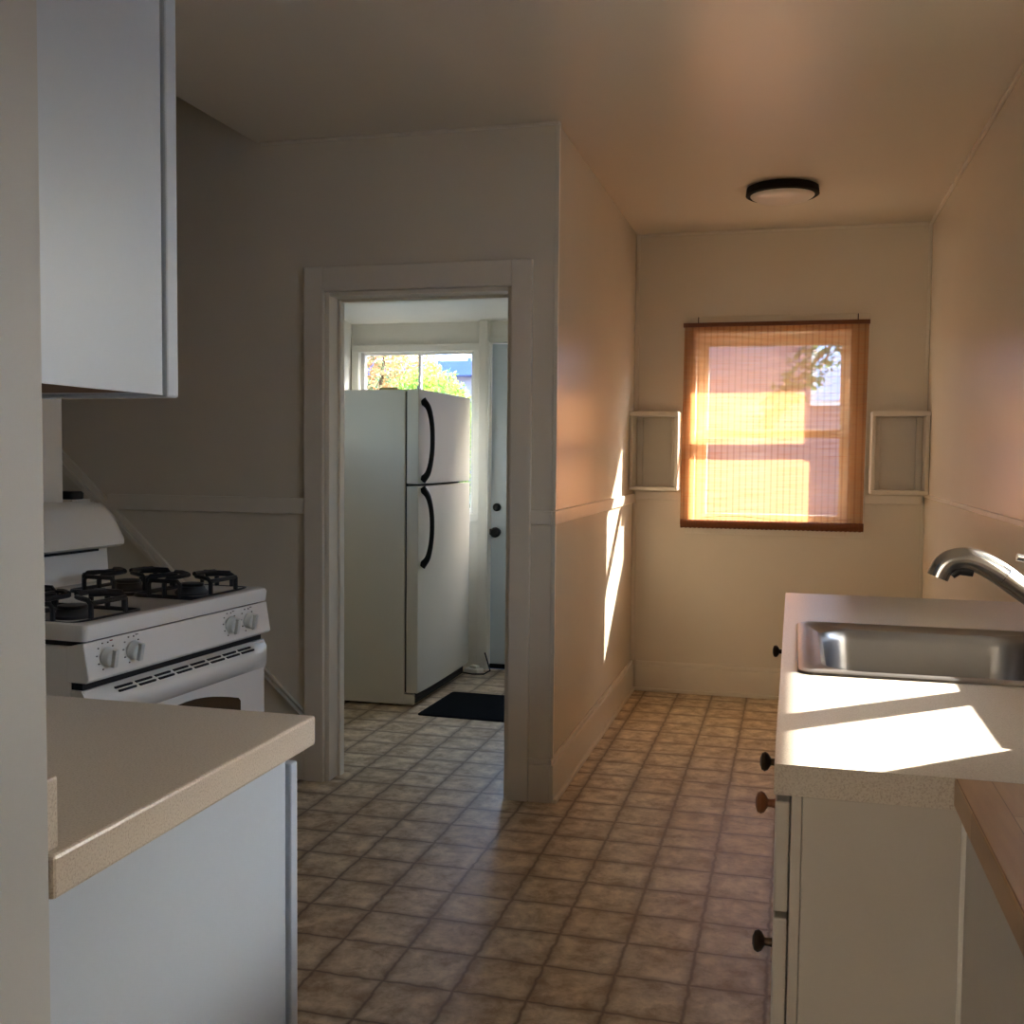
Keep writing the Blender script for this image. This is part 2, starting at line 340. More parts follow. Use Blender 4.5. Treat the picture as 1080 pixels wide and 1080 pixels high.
# thin corner beads
struct('trim_5', bx((XA, XA+.02, YB-.014, YB, .17, 1.07), (XA, XA+.02, YB-.014, YB, 1.56, ZC), (XA+.02, .64, YB-.01, YB, ZC-.015, ZC), (.645, .66, YB-.012, YB, .17, ZC-.002)), 'trim', 'thin corner beads edging the alcove end wall', 'moulding', bevel=.003)
struct('trim_6', bx((XA-.004, XA+.012, YD-.004, YD+.012, .17, 1.05), (XA-.004, XA+.012, YD-.004, YD+.012, 1.106, ZC), (-2.06, XA+.01, YD-.012, YD, ZC-.012, ZC)), 'trim', 'bead along the outer alcove corner and wall top', 'moulding', bevel=.003)
struct('trim_7', bx((XR-.014, XR, 2.8, YB-.014, ZC-.014, ZC)), 'trim', 'bead where right wall meets ceiling', 'moulding', bevel=.003)
# slanted double board on the doorway wall: follows the stair
def slanted(off, w, t, b=None):
    a = Vector((-3.02, 1.285)); c = Vector((-1.87, .267)); d = (c-a).normalized(); n = Vector((-d.y, d.x))
    p = [a+n*off, c+n*off, c+n*(off+w), a+n*(off+w)]
    if c.x > -1.875: p[1] = Vector((-1.872, p[1].y)); p[2] = Vector((-1.872, p[2].y-.02))
    b = b or bmesh.new(); prism(b, [tuple(q) for q in p], 'y', YD-t, YD); return b
struct('trim_8', slanted(-.012, .024, .03, slanted(.012, .03, .016)), 'trim', 'slanted double stair moulding descending behind the range', 'stair moulding', bevel=.003)

# porch bits
pf = struct('window_2', bx((-2.69, -2.645, PY-.02, PY, .95, 1.942), (-1.895, -1.854, PY-.02, PY, .95, 1.942), (-2.69, -1.854, PY-.02, PY, 1.942, 1.985), (-2.69, -1.854, PY-.02, PY, .9, .95)), 'porch', 'wide white framed porch window above the refrigerator', 'window', bevel=.002)
fr = struct('window_frame', bx((-2.645, -2.62, PY+.02, PY+.06, .95, 1.942), (-1.92, -1.895, PY+.02, PY+.06, .95, 1.942), (-2.62, -1.92, PY+.02, PY+.06, 1.927, 1.942), (-2.62, -1.92, PY+.02, PY+.06, .95, .98), (-2.265, -2.248, PY+.02, PY+.06, .98, 1.927)), 'white_pl', '', '', pf, bevel=.002)
struct('window_pane', bx((-2.62, -2.265, PY+.036, PY+.04, .98, 1.927), (-2.248, -1.92, PY+.036, PY+.04, .98, 1.927)), 'glass', '', '', pf)
struct('trim_9', bx((-1.853, -1.80, PY-.05, PY, 0, 2.118), (-1.80, -1.79, PY-.05, PY-.01, 0, 1.99)), 'porch', 'white post between porch window and porch door', 'post', bevel=.003)
struct('trim_10', bx((-1.80, -.97, PY-.02, PY, 1.985, 2.02)), 'porch', 'head casing over the porch door', 'casing', bevel=.003)
dr = struct('door_3', bx((-1.785, -1.64, PY+.01, PY+.05, .03, 1.98), (-1.14, -.995, PY+.01, PY+.05, .03, 1.98), (-1.64, -1.14, PY+.01, PY+.05, .03, 1.0), (-1.64, -1.14, PY+.01, PY+.05, 1.84, 1.98)), 'doorblue', 'pale blue grey exterior door in the back porch', 'door', bevel=.002)
b = bmesh.new()
def frame(bm, xa, xb, za, zb, w=.014):
    add_box(bm, xa, xa+w, PY+.002, PY+.0095, za, zb); add_box(bm, xb-w, xb, PY+.002, PY+.0095, za, zb)
    add_box(bm, xa+w, xb-w, PY+.002, PY+.0095, za, za+w); add_box(bm, xa+w, xb-w, PY+.002, PY+.0095, zb-w, zb)
frame(b, -1.665, -1.41, .25, .82); frame(b, -1.37, -1.115, .25, .82); frame(b, -1.665, -1.115, .98, 1.86, .024)
struct('panel_moulding', b, 'white_pl', '', '', dr, bevel=.002)
struct('door_lite', bx((-1.64, -1.14, PY+.028, PY+.032, 1.0, 1.84)), 'glass', '', '', dr)
def knob_y(z, r, x=-1.745):
    b = bmesh.new(); lathe(b, [(r*.9, 0), (r, -.006), (r, -.02), (r*.6, -.03)] if r < .03 else [(.024, 0), (.024, -.006), (.012, -.012), (.012, -.03), (r, -.036), (r, -.055), (r*.7, -.064)], (x, PY+.01, z), 'y', 24); return b
struct('deadbolt', knob_y(.993, .024), 'black', '', '', dr, smooth=True)
struct('door_knob', knob_y(.842, .031), 'black', '', '', dr, smooth=True)
struct('strike_latch', bx((-1.79, -1.782, PY-.002, PY+.01, .825, .86)), 'black', '', '', dr)
struct('door_sweep', bx((-1.785, -.995, PY+.0, PY+.05, .0005, .03)), 'black', '', '', dr)

# back window behind the blind
w = struct('window_1', bx((-.573, -.53, YB-.018, YB, .89, 2.07), (.27, .362, YB-.018, YB, .89, 2.07), (-.53, .27, YB-.018, YB, 1.98, 2.07), (-.53, .27, YB-.02, YB, .89, .95)), 'trim', 'cream cased sash window behind the bamboo blind', 'window', bevel=.003)
b = bx((-.53, -.47, 5.99, 6.03, .95, 1.46), (.23, .27, 5.99, 6.03, .95, 1.46), (-.47, .23, 5.99, 6.03, .95, 1.0), (-.47, .23, 5.99, 6.03, 1.42, 1.46))
struct('lower_sash', b, 'white_pl', '', '', w, bevel=.002)
b = bx((-.53, -.47, 6.03, 6.06, 1.42, 1.98), (.23, .27, 6.03, 6.06, 1.42, 1.98), (-.47, .23, 6.03, 6.06, 1.92, 1.98), (-.47, .23, 6.03, 6.06, 1.43, 1.465))
struct('upper_sash', b, 'white_pl', '', '', w, bevel=.002)
struct('lower_pane', bx((-.47, .23, 6.008, 6.012, 1.0, 1.42)), 'glass', '', '', w)
struct('upper_pane', bx((-.47, .23, 6.044, 6.048, 1.465, 1.92)), 'glass', '', '', w)
# sink window (out of frame, daylight source)
w = struct('window_3', bx((XR-.018, XR, 1.80, 1.86, 1.13, 2.11), (XR-.018, XR, 2.70, 2.76, 1.13, 2.11), (XR-.018, XR, 1.86, 2.70, 2.05, 2.11), (XR-.03, XR+.06, 1.86, 2.70, 1.13, 1.172)), 'trim', 'cream cased window over the sink beyond the right edge', 'window', bevel=.003)
struct('window_frame', bx((.70, .76, 2.235, 2.29, 1.172, 2.05), (.72, .75, 1.86, 2.235, 1.172, 1.205), (.72, .75, 2.29, 2.70, 1.172, 1.205), (.72, .75, 1.86, 2.235, 2.02, 2.05), (.72, .75, 2.29, 2.70, 2.02, 2.05)), 'white_pl', '', '', w)
struct('window_pane', bx((.733, .737, 1.86, 2.235, 1.205, 2.02), (.733, .737, 2.29, 2.70, 1.205, 2.02)), 'glass', '', '', w)
w = struct('window_4_added', bx((-1.87, -1.8, -3, -2.98, 1.0, 2.1), (-.4, -.33, -3, -2.98, 1.0, 2.1), (-1.87, -.33, -3, -2.98, 2.1, 2.17), (-1.87, -.33, -3, -2.98, .93, 1.0)), 'trim', 'added cased window behind the photographer giving fill light', 'window')  # unseen window, added as soft fill for faces turned to the camera
struct('window_pane', bx((-1.8, -.4, -3.052, -3.048, 1.0, 2.1)), 'glass', '', '', w)
w = struct('window_5_added', bx((-2.70, -2.682, 4.30, 4.35, 1.4, 1.95), (-2.70, -2.682, 4.8, 4.85, 1.4, 1.95), (-2.70, -2.682, 4.30, 4.85, 1.95, 2.0), (-2.70, -2.682, 4.30, 4.85, 1.35, 1.4)), 'porch', 'added hidden side window lighting the porch', 'window')  # out of view, added to brighten the porch
struct('window_pane', bx((-2.752, -2.748, 4.35, 4.8, 1.4, 1.95)), 'glass', '', '', w)
# eaves outside; the sink-side one is added, unseen, to cut the sun
struct('trim_11', bx((.80, 1.60, -3.2, 4.2, 2.05, 2.10)), 'porch', 'added unseen eave blocking sun above the sink window', 'eave')
struct('trim_12', bx((-.75, .75, 6.07, 6.46, 2.11, 2.16)), 'porch', 'roof eave outside the alcove window', 'eave')

# ------------------------------------------------------------------ bamboo blind
bl = thing('bamboo_blind', 'woven golden-brown bamboo roll blind covering the alcove window', 'blind', (-.12, 5.893, .93))
b = bmesh.new()
nx, nz = 24, 360
W, Hh = .955, 1.085
vs = []
for j in range(nz+1):
    z = .012+Hh*j/nz
    row = []
    for i in range(nx+1):
        x = -W/2+W*i/nx
        lean = -.006*(1-j/nz)*math.sin(i/nx*PI*2.2)
        row.append(b.verts.new((x+.008*(j/nz-.5)*1.0, lean+.0009*(1 if j % 2 else -1), z)))
    vs.append(row)
for j in range(nz):
    for i in range(nx): b.faces.new((vs[j][i], vs[j][i+1], vs[j+1][i+1], vs[j+1][i]))
obj('woven_shade', b, 'blind', bl)
obj('headrail', bx((-W/2-.002, W/2+.008, -.012, .02, Hh-.002, Hh+.02)), 'blind_rail', bl, .002)
b = bmesh.new()
n = 40
for k in range(n):
    x0 = -W/2+W*k/n
    tube(b, [(x0+.001, -.008, .016), (x0+W/n*.5, -.008, .016)], .0245, 10)
tube(b, [(-W/2, -.006, .016), (W/2, -.006, .016)], .0225, 10)
obj('bottom_hem', b, 'blind_dark', bl, smooth=True)
for x in (-.40, .425):
    b = bmesh.new(); tube(b, [(x, .03, 1.135), (x, -.002, 1.135), (x, -.006, 1.125), (x, -.002, 1.10)], .0025, 6)
    obj('hook', b, 'bronze', bl, smooth=True)
b = bmesh.new(); tube(b, [(-.36+.06*i, -.006+0*i, .05+.012*math.sin(i*.55)) for i in range(14)], .0012, 5)
obj('pull_cord', b, 'blind_dark', bl)

# ------------------------------------------------------------------ corner shelf units
def shelf(label, x0, x1, side):
    y0, y1 = 5.745, YB-.001
    s = thing('wall_shelf', label, 'shelf', ((x0+x1)/2, y1, 1.12), 0, None)
    p = lambda nm, bm, **k: obj(nm, local(s, bm), 'trim', s, .003)
    p('shelf_board', bx((x0, x1, y0, y1-.013, 1.528, 1.552)))
    p('shelf_board', bx((x0, x1, y0, y1-.013, 1.128, 1.148)))
    p('side_board', bx((x0, x0+.018, y0+.01, y1-.013, 1.148, 1.528)))
    p('side_board', bx((x1-.018, x1, y0+.01, y1-.013, 1.148, 1.528)))
    p('cleat', bx((x0+.018, x0+.05, y1-.022, y1-.001, 1.148, 1.528)))
    p('cleat', bx((x1-.05, x1-.018, y1-.022, y1-.001, 1.148, 1.528)))
    return s
shelf('cream open box shelf in the corner left of the blind', XA+.002, -.605, 0)
shelf('cream open box shelf in the corner right of the blind', .38, XR-.002, 1)

# ------------------------------------------------------------------ ceiling light
cl = thing('ceiling_light', 'round flush ceiling light with dark rim and frosted dome', 'ceiling light', (-.08, 5.03, ZC))
b = bmesh.new(); lathe(b, [(.150, 0), (.158, -.004), (.162, -.036), (.152, -.042), (.138, -.038)], n=56); obj('rim', b, 'rimblack', cl, smooth=True)
b = bmesh.new(); lathe(b, [(.139, -.020)]+[(.142*math.cos(a), -.036-.034*math.sin(a)) for a in [PI/2*k/10 for k in range(10)]], n=56); obj('dome', b, 'lampglass', cl, smooth=True)

# ------------------------------------------------------------------ near counter (left)
pc = thing('base_cabinet', 'white painted base cabinet under the near left counter', 'cabinet', (-1.4, 1.15, 0))
L_ = lambda bm: local(pc, bm)
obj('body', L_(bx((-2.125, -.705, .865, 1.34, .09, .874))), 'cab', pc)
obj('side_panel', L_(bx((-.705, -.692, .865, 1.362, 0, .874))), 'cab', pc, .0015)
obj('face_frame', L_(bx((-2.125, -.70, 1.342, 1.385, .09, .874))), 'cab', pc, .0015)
obj('toe_kick', L_(bx((-2.12, -.71, 1.28, 1.29, 0, .09))), 'dark_gap', pc)
for k in range(3):
    x1 = -.695-k*.475; d = obj('door', L_(bx((x1-.465, x1, 1.392, 1.414, .11, .86))), 'cab', pc, .003)
    b = bmesh.new(); lathe(b, [(.006, 0), (.006, .014), (.015, .02), (.012, .028)], (x1-.42, 1.414, .75), 'y', 16); obj('knob', L_(b), 'knobwood', d, smooth=True)
ct = thing('countertop', 'beige speckled laminate countertop at the near left', 'countertop', (-1.4, 1.15, .875))
L_ = lambda bm: local(ct, bm)
obj('slab', L_(bx((-2.128, -.681, .862, 1.446, .876, .92))), 'laminate', ct, .004)
obj('backsplash', L_(bx((-2.128, -.692, .862, .884, .9205, .992))), 'laminate', ct, .002)

uc = thing('wall_cabinet', 'white painted wall cabinet hanging at the upper left', 'cabinet', (-1.3, .98, 1.374))
L_ = lambda bm: local(uc, bm)
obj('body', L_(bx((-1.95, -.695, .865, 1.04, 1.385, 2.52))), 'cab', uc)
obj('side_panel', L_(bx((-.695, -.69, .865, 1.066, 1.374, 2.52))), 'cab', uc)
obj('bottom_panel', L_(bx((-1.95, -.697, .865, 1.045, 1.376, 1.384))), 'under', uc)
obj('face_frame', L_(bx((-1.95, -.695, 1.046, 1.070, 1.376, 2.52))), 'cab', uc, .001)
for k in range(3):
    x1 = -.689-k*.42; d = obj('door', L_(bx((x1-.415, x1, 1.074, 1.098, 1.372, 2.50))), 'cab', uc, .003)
    b = bmesh.new(); lathe(b, [(.006, 0), (.006, .014), (.015, .02), (.012, .028)], (x1-.37, 1.098, 1.45), 'y', 16); obj('knob', L_(b), 'knobwood', d, smooth=True)

# ------------------------------------------------------------------ gas range  (local: +x front, y along the width)
st = thing('gas_range', 'white freestanding gas range with black grates against left wall', 'stove', (-1.4955, 2.415, 0), math.radians(-4))
HW = .378
obj('body', bx((-.60, -.045, -HW+.004, HW-.004, .03, .872)), 'enamel', st, .004)
for sx in (-.55, -.08):
    for sy in (-HW+.05, HW-.05):
        b = bmesh.new(); lathe(b, [(.015, 0), (.015, .03)], (sx, sy, 0), 'z', 12); obj('foot', b, 'black', st)
obj('side_gap', bx((-.60, -.03, -HW+.002, HW-.002, .873, .882)), 'dark_gap', st)
# cooktop: shallow pan with raised rolled lip
b = bmesh.new()
def rr(x0, x1, y0, y1, r, z): return [(p[0], p[1], z) for p in rrect(x0, x1, y0, y1, r)]
loft(b, [rr(-.60, .0, -HW, HW, .012, .884), rr(-.60, .004, -HW, HW, .012, .912), rr(-.598, .001, -HW+.004, HW-.004, .014, .920), rr(-.594, -.006, -HW+.012, HW-.012, .018, .923),
         rr(-.50, -.045, -HW+.05, HW-.05, .03, .919), rr(-.49, -.055, -HW+.06, HW-.06, .03, .911)], cap0=True, cap1=True)
obj('cooktop', b, 'enamel', st, smooth=True)
for bi, (gx, gy) in enumerate(((-.155, -.235), (-.155, .235), (-.37, -.235), (-.37, .235))):
    b = bmesh.new(); lathe(b, [(.044, .911), (.046, .918), (.038, .926), (.035, .934)], (gx, gy, 0), 'z', 28)
    br = obj('burner', b, 'burner', st, smooth=True)
    b = bmesh.new(); lathe(b, [(.032, .934), (.036, .936), (.034, .942), (.02, .944)], (gx, gy, 0), 'z', 28); obj('burner_cap', b, 'iron', br, smooth=True)
    b = bmesh.new(); r = .0062; s = .112; zt = .964; zb = .9185
    sy = .122; sx = .104
    # perimeter foot frame
    loop = [(p[0]+gx, p[1]+gy, zb) for p in rrect(-sx, sx, -sy, sy, .02, 4)]
    tube(b, loop+[loop[0]], r*.9, 6, cap=False)
    for dx, dy in ((1, 0), (-1, 0), (0, 1), (0, -1)):
        ex, ey = gx+dx*sx, gy+dy*sy; ix, iy = gx+dx*.022, gy+dy*.022
        px, py = (-dy, dx)
        if dx:   # bars in x: arches as wide hoops
            for q in (-.06, .06):
                tube(b, [(ex, ey+q, zb), (ex, ey+q, zt-.008), (ex-dx*.010, ey+q*.95, zt), (gx+dx*.06, gy+q*.7, zt+.002), (gx+dx*.03, gy+q*.35, zt+.001)], r, 6)
            tube(b, [(ex, ey-.06, zt-.006), (ex, ey+.06, zt-.006)], r, 6)
        else:
            tube(b, [(ex, ey, zb), (ex, ey, zt-.01), (ex, ey-dy*.012, zt), (gx, gy+dy*.06, zt+.002), (gx, gy+dy*.012, zt+.003)], r*1.1, 6)
            tube(b, [(ex-.05, ey, zb), (ex-.05, ey, zt-.012), (ex-.042, ey, zt-.003), (ex+.042, ey, zt-.003), (ex+.05, ey, zt-.012), (ex+.05, ey, zb)], r, 6)
    obj('grate', b, 'iron', st, smooth=True)
# control panel (slopes outwards to the bottom)
b = bmesh.new(); prism(b, [(-.05, .872), (-.002, .881), (.012, .798), (.004, .790), (-.05, .790)], 'y', -HW, HW)
cp = obj('control_panel', b, 'enamel', st, .003)
sl = math.atan2(.014, .083)
Rk = Matrix.Rotation(PI/2+sl, 4, 'Y')
for ky in (-.312, -.222, .182, .268):
    b = bmesh.new(); lathe(b, [(.0235, 0), (.0235, .004), (.0215, .006), (.020, .018), (.017, .020)], n=28)
    prism(b, [(-.0205, -.0065), (.0205, -.0065), (.0205, .0065), (-.0205, .0065)], 'z', .018, .029)
    bmesh.ops.transform(b, matrix=Matrix.Translation((.0058, ky, .842)) @ Rk, verts=b.verts)
    obj('knob', b, 'knob_pl', st, .0015, smooth=True)
    b = bmesh.new()
    for a in range(0, 300, 33):
        A = math.radians(a+30); y_, z_ = math.sin(A)*.032, -math.cos(A)*.032
        add_box(b, .0055-.168*(z_)+.0, .0066-.168*(z_)+.001, ky+y_-.0016, ky+y_+.0016, .842+z_-.0016, .842+z_+.0016)
    obj('knob_markings', b, 'ink', cp)
    b = bmesh.new()
    add_box(b, .0000, .0018, ky+.018, ky+.026, .874, .8765)
    obj('burner_symbol', b, 'redink' if ky in (-.312,) else 'ink', cp)
obj('panel_gap', bx((-.045, -.015, -HW+.01, HW-.01, .772, .790)), 'dark_gap', st)
# oven door
od = obj('oven_door', bx((-.045, -.006, -HW+.003, HW-.003, .20, .772)), 'enamel', st, .006)
b = bmesh.new(); prof = [(-.03, .772), (-.012, .772), (.028, .752), (.036, .738), (.034, .722), (.018, .706), (-.004, .690), (-.03, .690)]
NB = 16; rings = []
for k in range(NB+1):
    u = -1+2*k/NB; f = (1-abs(u)**6)*.85+.15*(1-abs(u)**2)
    rings.append([(x if x < 0 else x*f, u*(HW-.003), .731+(z-.731)*1.0) for x, z in prof])
loft(b, rings, True, True); hd = obj('handle', b, 'enamel', od, smooth=True)
b = bmesh.new()
for row in (0, 1):
    for k in range(8):
        y0 = -.285+k*.072; x_ = .006+row*.012
        z_ = .7645-row*.006
        add_box(b, x_-.0025, x_+.0035, y0, y0+.058, z_-.0035, z_+.0012)
obj('vent_slots', b, 'dark_gap', od)
b = bmesh.new(); wp = []
for k in range(13):
    t = k/12; wp.append((-.235+.47*t, .600+.045*math.sin(PI*t)))
wp += [(.235, .60), (.245, .585), (.245, .40), (.235, .39), (-.235, .39), (-.245, .40), (-.245, .585)]
wp = [(-.245, .40), (-.245, .618)]+[(-.235+.47*k/12, .628+.040*math.sin(PI*k/12)) for k in range(13)]+[(.245, .618), (.245, .40), (.235, .39), (-.235, .39)]
prism(b, wp, 'x', -.007, -.003); obj('oven_window', b, 'glass_dark', od)
obj('bottom_drawer', bx((-.045, -.008, -HW+.003, HW-.003, .04, .192)), 'enamel', st, .006)
# backguard
b = bmesh.new(); prism(b, [(-.60, .915), (-.545, .915), (-.553, 1.03), (-.60, 1.03)], 'y', -HW+.01, HW-.01); obj('backguard_riser', b, 'enamel', st, .004)
b = bmesh.new()
NB = 44; rings = []
for k in range(NB+1):
    u = -1+2*k/NB; e = max(0, abs(u)-.86)/.14; dz = .052*(1-math.sqrt(max(0, 1-e**2.2)))
    y = u*(HW+.010)
    rings.append([(-.60, y, 1.022), (-.520, y, 1.022), (-.506, y, 1.030), (-.505, y, 1.045), (-.515, y, 1.095-dz*.6), (-.534, y, 1.134-dz*.9), (-.562, y, 1.155-dz), (-.60, y, 1.160-dz)])
loft(b, rings, True, True); bg = obj('backguard', b, 'enamel_warm', st, smooth=True)
obj('backguard_gap', bx((-.55, -.525, -HW+.02, HW-.08, 1.014, 1.0215)), 'dark_gap', st)
b = bmesh.new()
# clock panel outline lies on the sloped face
def face(yy, zz): return (-.505-(zz-1.045)*(.010/.050)-(max(0, zz-1.095))*.3 + .0004, yy, zz)
pts = [(-.16, 1.065), (.06, 1.065), (.045, 1.105), (.03, 1.118), (-.13, 1.118), (-.145, 1.105)]
o_ = [face(*p) for p in pts]; tube(b, o_+[o_[0]], .0012, 5, cap=False)
for k in range(4): tube(b, [face(-.03+k*.014, 1.108), face(-.022+k*.014, 1.108)], .0009, 4)
tube(b, [face(-.01, 1.098), face(.005, 1.098)], .001, 4)
obj('clock_panel_outline', b, 'ink', bg)

# small black item on ledge
b = bmesh.new(); loft(b, [[(p[0], p[1], z) for p in rrect(-.042+i, .042-i, -.032+i, .032-i, .012, 4)] for i, z in ((.002, 0), (0, .004), (0, .018), (.004, .024))], True, True)
o = obj('handset', b, 'black', smooth=True); o.location = (-2.150, 2.805, 1.1635); tag(o, 'small black rounded gadget lying on the ledge behind the range', 'gadget')

# ------------------------------------------------------------------ refrigerator
fg = thing('refrigerator', 'white top-freezer refrigerator with black bow handles in the porch', 'refrigerator', (-2.25, 5.60, 0))
L_ = lambda bm: local(fg, bm)
X0, Xb, Xd, Y0, Y1 = -2.62, -1.93, -1.846, 5.15, 6.045
obj('body', L_(bx((X0, Xb, Y0, Y1, .012, 1.640))), 'fridge', fg, .005)
obj('door_gasket', L_(bx((Xb+.001, Xb+.010, Y0+.012, Y1-.012, .075, 1.63))), 'dark_gap', fg)
def fdoor(nm, z0, z1):
    b = bmesh.new(); rings = []
    # gently bowed door front, extruded in z
    prof = [(Xb+.010, Y0)]+[(Xd-.010*((2*k/12-1)**4)+0, Y0+(Y1-Y0)*k/12) for k in range(13)]+[(Xb+.010, Y1)]
    prism(b, prof, 'z', z0, z1); return obj(nm, L_(b), 'fridge', fg, .004, smooth=False)
d1 = fdoor('freezer_door', 1.158, 1.642); d2 = fdoor('main_door', .075, 1.146)
def fh(par, pts, rad):
    b = bmesh.new(); n = []; P = [Vector(p) for p in pts]
    for i in range(len(P)-1):
        a = P[max(i-1, 0)]; p0 = P[i]; p1 = P[i+1]; c = P[min(i+2, len(P)-1)]
        for k in range(6):
            t = k/6; n.append(.5*((2*p0)+(p1-a)*t+(2*a-5*p0+4*p1-c)*t*t+(3*p0-a-3*p1+c)*t*t*t))
    n.append(P[-1]); m_ = len(n)-1
    rs = [rad*(1+.9*(abs(2*i/m_-1)**3)*(1 if (2*i/m_-1)*rad else 1)) for i in range(m_+1)]
    tube(b, n, rs, 10, sx=.8); return obj('handle', L_(b), 'black', par, smooth=True)
yh = Y0+.045
fh(d1, [(Xd-.006, yh, 1.585), (Xd+.028, yh, 1.545), (Xd+.046, yh+.004, 1.45), (Xd+.046, yh+.004, 1.32), (Xd+.028, yh, 1.22), (Xd-.006, yh, 1.178)], .0125)
fh(d2, [(Xd-.006, yh, 1.135), (Xd+.028, yh, 1.09), (Xd+.046, yh+.004, 1.00), (Xd+.046, yh+.004, .88), (Xd+.028, yh, .78), (Xd-.006, yh, .735)], .0125)
obj('kick_grille', L_(bx((Xb-.01, Xb+.045, Y0+.03, Y1-.02, .012, .070), *[(Xb+.045, Xb+.048, Y0+.04, Y1-.03, z, z+.006) for z in (.02, .034, .048)])), 'black', fg)
obj('kick_end_cap', L_(bx((Xb-.005, Xb+.05, Y0+.004, Y0+.029, .012, .068))), 'fridge', fg, .003)
b = bmesh.new(); lathe(b, [(.006, 0), (.006, .016), (.004, .018)], (Xd-.02, Y0+.02, 1.642), 'z', 12); obj('hinge_cap', L_(b), 'white_pl', fg)
for yy in (Y0+.06, Y1-.06):
    for xx in (X0+.05, Xb-.05):
        b = bmesh.new(); lathe(b, [(.018, 0), (.018, .012)], (xx, yy, 0), 'z', 12); obj('foot', L_(b), 'black', fg)
b = bmesh.new()
loft(b, [[(p[0]*s, p[1]*s, z) for p in rrect(-.05, .05, -.035, .035, .02, 4)] for s, z in ((1, 0), (1.03, .006), (.98, .014), (.8, .020))], True, True)
o = obj('scrub_pad', b, 'sponge', smooth=True); o.location = (-2.075, 5.30, 1.6405); o.rotation_euler.z = .2
tag(o, 'small pale yellow pad lying on top of the refrigerator', 'pad')

# power block with cord, mat
pb = thing('power_strip', 'small white power block with black cord on the porch floor', 'power strip', (-1.84, 6.10, 0), -.35)
obj('block', bx((-.05, .05, -.035, .035, 0, .028)), 'white_pl', pb, .006)
obj('plug', bx((-.02, .03, -.02, .02, .0285, .046)), 'white_pl', pb, .006)
b = bmesh.new(); tube(b, [(-.12, -.03, .004), (-.05, -.05, .004), (.03, -.055, .004), (.09, -.02, .005), (.10, .03, .02), (.06, .06, .06), (.02, .085, .11)], .0045, 7); obj('cord', b, 'cord', pb, smooth=True)
b = bmesh.new(); loft(b, [[(p[0], p[1], z) for p in rrect(-.40+i, .40-i, -.27+i, .27-i, .02, 4)] for i, z in ((0, 0), (0, .006), (.006, .009))], True, True)
for k in range(52):
    x = -.375+.75*k/51; add_box(b, x, x+.007, -.25, .25, .0085, .0108)
o = obj('door_mat', b, 'rubber'); o.location = (-1.40, 5.265, 0); o.rotation_euler.z = math.radians(-1.5)
tag(o, 'black ribbed door mat on the porch floor beside the refrigerator', 'door mat')

# ------------------------------------------------------------------ sink counter (right)
XC0 = -.016
cb = thing('base_cabinet', 'cream base cabinet with wooden and bronze knobs under the sink', 'cabinet', (.32, 2.3, 0))
L_ = lambda bm: local(cb, bm)
obj('body', L_(bx((.03, .655, 1.40, 1.97, .09, .878), (.03, .655, 1.97, 2.62, .09, .70), (.03, .655, 2.62, 3.14, .09, .878))), 'cab_cream', cb)
obj('end_panel', L_(bx((.020, .2125, 1.392, 1.399, .0, .878))), 'cab_cream', cb, .001)
obj('corner_bead', L_(bx((.209, .216, 1.386, 1.3915, .0, .872))), 'white_pl', cb, .002)
obj('face_frame', L_(bx((.006, .0195, 1.394, 3.14, .09, .878))), 'cab_cream', cb, .0015)
obj('toe_kick', L_(bx((.06, .07, 1.41, 3.13, 0, .09))), 'dark_gap', cb)
def knob_x(y, z, m):
    b = bmesh.new(); lathe(b, [(.007, 0), (.006, -.008), (.006, -.012), (.014, -.017), (.0165, -.022), (.014, -.027), (.006, -.030)], (-.0145, y, z), 'x', 20); return b, m
def front(nm, y0, y1, z0, z1, knobs):
    d = obj(nm, L_(bx((-.014, .0045, y0, y1, z0, z1))), 'cab_cream', cb, .003)
    for y, z, m, lab in knobs:
        b, m_ = knob_x(y, z, m); k = obj('knob', L_(b), m_, d, smooth=True)
        k['label'] = lab
front('drawer', 1.398, 1.97, .722, .868, [(1.60, .80, 'knobwood', 'turned wooden knob'), (1.82, .80, 'bronze', 'dark bronze knob')])
front('door', 1.398, 1.97, .12, .714, [(1.60, .59, 'bronze', 'dark bronze knob')])
front('false_front', 1.98, 2.60, .722, .868, [])
front('door', 1.98, 2.60, .12, .714, [])
front('drawer', 2.61, 3.13, .722, .868, [(2.88, .80, 'bronze', 'dark bronze knob')])
front('door', 2.61, 3.13, .12, .714, [])
ct = thing('countertop', 'sunlit pale laminate countertop holding the sink', 'countertop', (.32, 2.3, .88))
L_ = lambda bm: local(ct, bm)
obj('slab', L_(bx((XC0, .657, 1.385, 2.0, .88, .92), (XC0, .04, 2.0, 2.575, .88, .92), (.58, .657, 2.0, 2.575, .88, .92), (XC0, .657, 2.575, 3.175, .88, .92))), 'laminate', ct)
obj('wall_strip', L_(bx((.632, .657, 1.385, 3.17, .9205, .945))), 'woodtrim', ct, .004)

